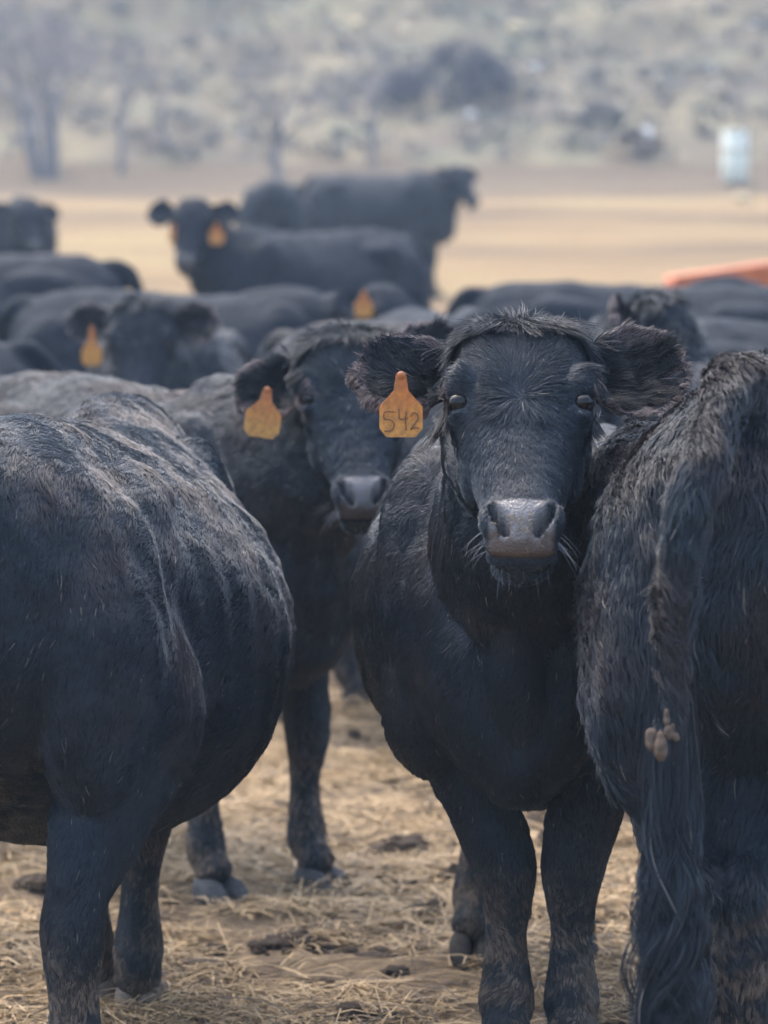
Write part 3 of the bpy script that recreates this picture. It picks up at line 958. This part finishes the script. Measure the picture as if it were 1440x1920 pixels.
bare_tree(228, 318, 64.5, 3.2, .085, 'slim bare tree with a straight stem just right of the many-stemmed tree', 5, spread=.5)
bare_tree(318, 312, 66, 2.7, .06, 'thinnest bare tree standing in the pale grass left of the black cows on the rise', 8, spread=.5)
bare_tree(520, 322, 64, 3.4, .11, 'bare tree with a leaning trunk directly above the rear-facing far cow', 11, lean=-.10, spread=.55)
bare_tree(697, 318, 65, 3.0, .085, 'bare tree rising behind the broadside far cow', 13, spread=.5)

def leaf_blob(centers, radii, per, size, seed, flat=.8):
    """a cloud of small leaf faces around several centres"""
    r = np.random.RandomState(seed); P = []
    for c, q in zip(centers, radii):
        d = nrm(r.normal(size=(per, 3))) * (r.uniform(.25, 1, (per, 1)) ** .5); d[:, 2] *= flat
        P.append(np.asarray(c) + d * q)
    P = np.concatenate(P); n = len(P)
    a, b = nrm(r.normal(size=(n, 3))), nrm(r.normal(size=(n, 3))); S = (size * r.uniform(.5, 1.4, n))[:, None]
    V = np.stack([P - a * S, P + b * S * .5, P + a * S, P - b * S * .5], 1).reshape(-1, 3)
    return V, np.arange(4 * n).reshape(-1, 4)

def make_leaf(name, c1, c2, sc=1.5):
    m = Mat(name).set(Roughness=.8, Specular_IOR_Level=.15)
    ns = m.noise(sc, 4, .7); m.l(m.ramp(ns.outputs[0], [(.3, c1), (.7, c2)]).outputs[0], m.b.inputs['Base Color'])
    return m.m
def bush(x, y, D, wpx, hpx, mat, label, seed, name='bush', group=None, blobs=14, per=260, size=.06):
    c = px(x, y, D); X = c.x; z = gz(X, D); s = FPX / D; W, Hh = wpx / s, hpx / s
    rng = np.random.RandomState(seed)
    t = thing(name, label, 'bush', (X, D, z), 0, group)
    cs = []
    for _ in range(blobs):
        a = rng.uniform(-.45, .45); cs.append((a * W, rng.uniform(-.3, .3) * W, Hh * (.12 + rng.uniform(0, .75) * (1 - (a / .5) ** 2))))
    rs = [rng.uniform(.07, .16) * W for _ in cs]
    V, F = leaf_blob(cs, rs, per, size, seed)
    V[:, 2] = np.maximum(V[:, 2], -.1)
    mesh_obj('crown', V, F, mat, t, smooth=False)
    st = Soup()
    for k in range(6):
        a = rng.uniform(0, 6.28); st.tube([(0, 0, -.05), (math.cos(a) * W * .12, math.sin(a) * W * .12, Hh * .3), (math.cos(a) * W * .3, math.sin(a) * W * .3, Hh * .65)], [.035, .025, .012], n=5, sub=1)
    mesh_obj('trunk', np.concatenate(st.V), st.F, BARK, t)
    return t
def hill_D(y):
    """depth at which the hill surface shows at photo row y"""
    d = np.linspace(64, 200, 2000); yy = HOR - (ground(np.zeros_like(d), d) - CAMZ) * FPX / d
    return float(d[np.argmin(np.abs(yy - y))])
DARKLEAF = make_leaf('juniper_leaf', (.045, .043, .055), (.10, .092, .105))
bush(845, 205, hill_D(205), 270, 150, DARKLEAF, 'wide dark purple-grey bush alone on the slope above the far cows', 21, blobs=36, per=190)
bush(1120, 250, hill_D(250), 110, 60, make_leaf('grey_leaf', (.16, .15, .14), (.25, .235, .20)), 'small grey bush on the slope to the left of the white barrel', 22, blobs=9, per=220)
bush(1195, 290, hill_D(290), 100, 50, make_leaf('brown_leaf', (.14, .11, .095), (.22, .175, .14)), 'low brown bush on the lower slope near the white barrel', 23, blobs=8, per=220)

def scrub():
    """sage and dry grass tufts over the slope, too many to count"""
    r = np.random.RandomState(77); n = 2600
    D = r.uniform(65.5, 104, n); X = r.uniform(-16, 16, n); Z = ground(X, D)
    Vs, Cs = [], []; per = 26
    pal = np.array([[.16, .145, .14], [.19, .175, .135], [.29, .27, .19], [.20, .19, .155], [.13, .118, .115], [.23, .20, .185], [.33, .31, .24]])
    for x, d, z in zip(X, D, Z):
        q = r.uniform(.10, .45); P = np.array([x, d, z]) + r.normal(size=(per, 3)) * np.array([q, q, q * .5]) * .6 + np.array([0, 0, q * .45])
        a, b = nrm(r.normal(size=(per, 3)) + np.array([0, 0, .8])), nrm(r.normal(size=(per, 3))); S = r.uniform(.05, .13, (per, 1))
        Vs.append(np.stack([P - a * S, P + b * S * .4, P + a * S, P - b * S * .4], 1).reshape(-1, 3))
        Cs.append(np.repeat(pal[r.randint(len(pal))][None] * r.uniform(.5, .85), per * 4, 0))
    V = np.concatenate(Vs)
    o = mesh_obj('scrub', V, np.arange(len(V)).reshape(-1, 4), STRAW, smooth=False)
    pt_color(o.data, 'tint', np.concatenate(Cs)); tag(o, kind='stuff')
scrub()

ROCK = make_bark('rock', (.42, .40, .38), (.75, .73, .70))
TANROCK = make_bark('tan_rock', (.45, .36, .22), (.6, .5, .3))
def boulder(x, y, D, d_px, label, seed, mat):
    rng = np.random.RandomState(seed); c = px(x, y, D); s = FPX / D; q = d_px / s * .5
    sp = Soup(); sp.ball((0, 0, q * .6), (q * 1.0, q * .9, q * .85), nu=14, nv=9)
    V = np.concatenate(sp.V); V += nrm(V) * (Noise(seed, 1.0 / q)(V) * q * .10)[:, None]
    o = mesh_obj('boulder', V, sp.F, mat); o.location = (c.x, D, gz(c.x, D) - q * .15)
    return tag(o, label, 'boulder', 'pale boulders on the slope')
ROCKS = [(1000, 150, 24, 'round bright boulder on the slope to the right of the dark bush', ROCK),
         (462, 255, 20, 'bright boulder among the bare trees above the rear-facing far cow', ROCK),
         (668, 55, 24, 'yellowish boulder at the top edge left of the dark bush', TANROCK),
         (760, 62, 24, 'yellowish boulder above the dark bush', TANROCK),
         (968, 62, 26, 'yellowish boulder above and right of the dark bush', TANROCK),
         (1330, 130, 22, 'pale boulder high on the slope above the white barrel', ROCK),
         (1212, 262, 24, 'pale boulder on top of the low brown bush', ROCK),
         (882, 205, 22, 'pale boulder at the right foot of the dark bush', ROCK),
         (1418, 55, 22, 'pale boulder in the top right corner of the slope', ROCK)]
for i, (x, y, d, lab, mt) in enumerate(ROCKS):
    boulder(x, y, hill_D(y + d * .4), d, lab, 90 + i, mt)
boulder(1392, 398, 57, 30, 'tan stone on the bare strip below the white barrel', 99, TANROCK)

def barrel():
    D = 62.5; c = px(1378, 342, D); z = gz(c.x, D)
    t = thing('barrel', 'pale mint white barrel standing upright at the foot of the hill', 'barrel', (c.x, D, z))
    m = Mat('white_plastic').set(Roughness=.5); ns = m.noise(3, 4, .6)
    m.l(m.ramp(ns.outputs[0], [(.3, (.60, .62, .52)), (.7, (.72, .74, .62))]).outputs[0], m.b.inputs['Base Color'])
    prof = [(.02, .235), (.06, .255), (.30, .262), (.32, .272), (.35, .262), (.66, .262), (.68, .272), (.71, .262), (.97, .255), (1.0, .235)]
    th = np.linspace(0, 2 * math.pi, 28, endpoint=False); sp = Soup()
    sp.rings([np.stack([np.cos(th) * r, np.sin(th) * r, np.full(28, h)], 1) for h, r in prof])
    mesh_obj('body', np.concatenate(sp.V), sp.F, m.m, t)
    sp = Soup(); sp.rings([np.stack([np.cos(th) * r, np.sin(th) * r, np.full(28, h)], 1) for h, r in ((.995, .25), (1.0, .27), (1.03, .27), (1.035, .25))])
    mesh_obj('lid', np.concatenate(sp.V), sp.F, m.m, t)
barrel()

def trough():
    D = 22; c = px(1352, 540, D); z = gz(c.x, D)
    t = thing('feed_trough', 'bright orange feed trough behind the cows at the right', 'trough', (c.x, D, z), R(4))
    m = Mat('orange_plastic').set(Roughness=.5); ns = m.noise(6, 4, .6)
    m.l(m.ramp(ns.outputs[0], [(.3, (.40, .10, .035)), (.7, (.52, .16, .06))]).outputs[0], m.b.inputs['Base Color'])
    L, rr = .36, .20
    sp = Soup(); prof = []
    for u in np.linspace(-1, 1, 9): prof.append((u * L, 1.0))
    outer = [(-.20, .42), (-.17, .10), (-.08, 0), (.08, 0), (.17, .10), (.20, .42), (.23, .46), (.20, .47), (.16, .42), (.13, .12), (.06, .05), (-.06, .05), (-.13, .12), (-.16, .42), (-.20, .47), (-.23, .46)]
    sp.rings([np.array([(x, a, .42 + b + .10 * (x + L) / (2 * L)) for a, b in outer]) for x, _ in prof])
    mesh_obj('basin', np.concatenate(sp.V), sp.F, m.m, t)
    for sx in (-1, 1):
        for sy in (-1, 1):
            lg = Soup(); lg.tube([(sx * L * .8, sy * .16, -.02), (sx * L * .8, sy * .13, .52)], [.025, .025], n=8, sub=1)
            mesh_obj('leg', np.concatenate(lg.V), lg.F, BARK, t)
trough()

# ------------------------------------------------------------------ the herd
GROUP = 'black cattle standing in the feed yard'
HAIR = 1.0
def stand(D, X): return Vector((X, D, gz(X, D)))

# A: front cow, looking straight into the lens
def front_cow():
    c = Cow(seed=2, voxel=.0062, belly=.98, poll=uvw(1.10, .008, 1.455), hyaw=R(1), htilt=R(40), ears=(-.02, -.02), ear_fwd=(.05, .05), ear_tw=(R(4), R(-6)),
            neck_mid=uvw(.95, 0, 1.20), ear_w=.094, legr=1.13, under=.3, hip=.88, feet={'hr': (.12, .0, -.06), 'hl': (.10, .0, -.06), 'fr': (0, .0, -.145), 'fl': (0, 0, -.07)})
    root = cow_object(c, 'black cow facing the camera head-on with the orange number tag in one ear', stand(6.62, .285), R(-3),
                      coat=dict(count=int(380000 * HAIR), rad=.0006, lift=.20, clump=.38))
    five = [(-.16, -.42), (-.38, -.42), (-.39, -.58), (-.24, -.60), (-.16, -.70), (-.22, -.84), (-.38, -.86)]
    four_a = [(-.05, -.36), (-.03, -.58), (.14, -.56)]; four_b = [(.12, -.42), (.10, -.60), (.12, -.84)]
    two = [(.22, -.52), (.28, -.44), (.38, -.48), (.38, -.60), (.22, -.82), (.30, -.78), (.42, -.80)]
    ear_tag(root, c, px(752, 700, 5.42), R(2), digits=(five, four_a, four_b, two))
    return root, c
def middle_cow():
    c = Cow(seed=4, voxel=.0075, poll=uvw(1.02, -.055, 1.415), hyaw=R(-32), htilt=R(31), hroll=R(3), ears=(-.48, .35), ear_fwd=(.0, .0), ear_tw=(R(8), 0),
            neck_mid=uvw(.93, 0, 1.22), feet={'fr': (.02, .0, -.04), 'fl': (.05, -.02)})
    root = cow_object(c, 'black cow with head turned to the camera, between the left rump and front cow', stand(8.33, -.64), R(36),
                      hoof={0: HORN_GREY, 1: HORN_GREY}, coat=dict(count=int(220000 * HAIR), rad=.0008, lift=.3))
    ear_tag(root, c, px(502, 728, 7.34), R(6), roll=R(9), w=.082, h=.08, pitch=R(-4))
    return root, c
def right_cow():
    tail = [(-.66, 0, 1.24), (-.78, .0, 1.265), (-.88, .015, 1.20), (-.935, .055, 1.08), (-.93, .078, .90), (-.915, .080, .72)]
    c = Cow(seed=6, voxel=.0095, scale=1.07, belly=.66, hip=.90, thigh=.74, under=.22, soft=4, udder=True, poll=uvw(1.05, 0, 1.2), htilt=R(40), tail=tail, tail_r=1.1, feet={'hl': (0, .0, -.11), 'hr': (.02, .0, -.15)})
    root = cow_object(c, 'black cow seen from behind at the right edge, tail hanging with mud clots in it', stand(5.92, .70), R(180 - 10),
                      coat=dict(count=int(330000 * HAIR), rad=.0007, lift=.42, brown=.6, long=1.45, mudz=.50))
    return root, c
def left_cow():
    c = Cow(seed=8, voxel=.0095, scale=1.0, belly=1.27, hip=1.12, legr=1.22, soft=4, poll=uvw(1.05, .34, .78), hyaw=R(40), htilt=R(30), neck_mid=uvw(.95, .14, .92),
            feet={'hr': (.0, .0, .0), 'fl': (-.05, -.02, -.12), 'fr': (-.12, .0, -.09)})
    root = cow_object(c, 'broad black cow seen from behind at the left edge with a bulging belly', stand(6.2, -.63), R(180 - 6),
                      hoof={1: HORN_TAN, 0: HORN_TAN}, coat=dict(count=int(330000 * HAIR), rad=.0006, brown=.6, lift=.17, clump=.36))
    return root, c
A = front_cow(); B = middle_cow(); Dc = right_cow(); E = left_cow()
tail_hair(Dc[1], Dc[0])
nose_crumbs(*A); whiskers(A[1], A[0]); whiskers(B[1], B[0], 4)
for x, y, D, sx, sz in ((1222, 1386, 4.86, .009, .017), (1239, 1401, 4.85, .0095, .022), (1250, 1345, 4.86, .005, .011), (1253, 1371, 4.86, .007, .012), (1262, 1372, 4.86, .004, .011), (1268, 1382, 4.86, .004, .005)):
    mud_clot(Dc[0], Dc[1], px(x, y, D), (sx, sx, sz))

def mid_cow(seed, label, D, X, psi, coat=None, scale=1.0, tags=(), voxel=.016, **kw):
    c = Cow(seed=seed, voxel=voxel, scale=scale, **kw)
    return cow_object(c, label, stand(D, X), psi, far=coat is None, coat=coat), c
# background animals
F_, fc = mid_cow(21, 'black cow facing the camera, wide ears and yellow tag, beyond the left rump', 12.9, -.86, R(-3), coat=dict(count=30000, rad=.0022, clumps=3000), voxel=.012,
        poll=uvw(.95, 0, 1.33), htilt=R(22), ears=(.02, .08))
ear_tag(F_, fc, px(172, 612, 11.9), 0, w=.075, h=.085, neck=.06)
M_, mc = mid_cow(22, 'black cow behind the front cow, head turned to the right, one round ear up', 10.3, .19, R(42), coat=dict(count=45000, rad=.0016, clumps=4000), voxel=.011, scale=1.05,
        poll=uvw(.93, 0, 1.365), hyaw=R(25), htilt=R(34), ears=(.25, -.1))
mid_cow(23, 'black cow standing broadside low at the left edge, head out of view', 11.0, -1.98, R(-84), scale=1.0)
G_, gc = mid_cow(24, 'black cow standing broadside behind the wide-eared cow, orange tag on its near ear', 14.6, -.92, R(80), scale=1.0, poll=uvw(.95, 0, 1.30), hyaw=R(-40))
ear_tag(G_, gc, px(682, 545, 14.2), R(10), w=.08, h=.09, neck=.03)
mid_cow(25, 'black back showing at the left edge above the broadside cows', 16.2, -2.15, R(-80), scale=1.05)
mid_cow(26, 'black cow facing the camera just above the ear of the front cow', 12.6, .22, R(14), poll=uvw(.95, 0, 1.24), htilt=R(20))
I_, ic = mid_cow(27, 'black cow with its head raised toward the camera and yellow tags in both ears', 20.2, -.44, R(-50), scale=1.04, poll=uvw(.92, 0, 1.45), hyaw=R(42), htilt=R(30))
ear_tag(I_, ic, px(406, 418, 19.5), 0, w=.085, h=.09)
ear_tag(I_, ic, px(326, 420, 19.5), 0, w=.06, h=.08)
mid_cow(28, 'black cow standing broadside on the rise with its head at the right', 36, -.06, R(62), scale=1.12, poll=uvw(.90, 0, 1.34), hyaw=R(-20), htilt=R(34))
mid_cow(29, 'black cow seen from behind on the rise at the left of the broadside one', 34.5, -1.18, R(179), scale=1.05, belly=1.15, hip=1.15)
K_, kc = mid_cow(30, 'black cow standing alone at the left edge of the pale straw with a yellow tag', 27, -3.22, R(25), scale=1.05, poll=uvw(.9, -.1, 1.25))
ear_tag(K_, kc, px(30, 380, 26.2), 0, w=.085, h=.09)
mid_cow(31, 'black cow, long back against the bare field, rightward of the pale gap', 15.2, 1.16, R(98), scale=1.0)
mid_cow(32, 'black cow broadside at the right edge just under the orange trough', 14.2, 1.95, R(84), scale=1.0)
mid_cow(33, 'black cow behind the tail head of the right-hand cow, only its back in view', 11.4, 1.62, R(80), scale=1.02)
mid_cow(34, 'black cow half hidden at the right edge beyond the near rump', 8.9, 1.42, R(96), coat=dict(count=25000, rad=.0018, clumps=2500), scale=1.0)

# haze
V = [(-170, -30, -1.5), (170, -30, -1.5), (170, 410, -1.5), (-170, 410, -1.5), (-170, -30, 130), (170, -30, 130), (170, 410, 130), (-170, 410, 130)]
Fh = [(0, 3, 2, 1), (4, 5, 6, 7), (0, 1, 5, 4), (1, 2, 6, 5), (2, 3, 7, 6), (3, 0, 4, 7)]
hm = bpy.data.materials.new('haze'); hm.use_nodes = True
for n in list(hm.node_tree.nodes): hm.node_tree.nodes.remove(n)
pv = hm.node_tree.nodes.new('ShaderNodeVolumePrincipled'); ho = hm.node_tree.nodes.new('ShaderNodeOutputMaterial')
pv.inputs['Color'].default_value = (.62, .80, 1, 1); pv.inputs['Density'].default_value = .0019
hm.node_tree.links.new(pv.outputs[0], ho.inputs['Volume'])
tag(mesh_obj('haze', V, Fh, hm, smooth=False), kind='stuff')
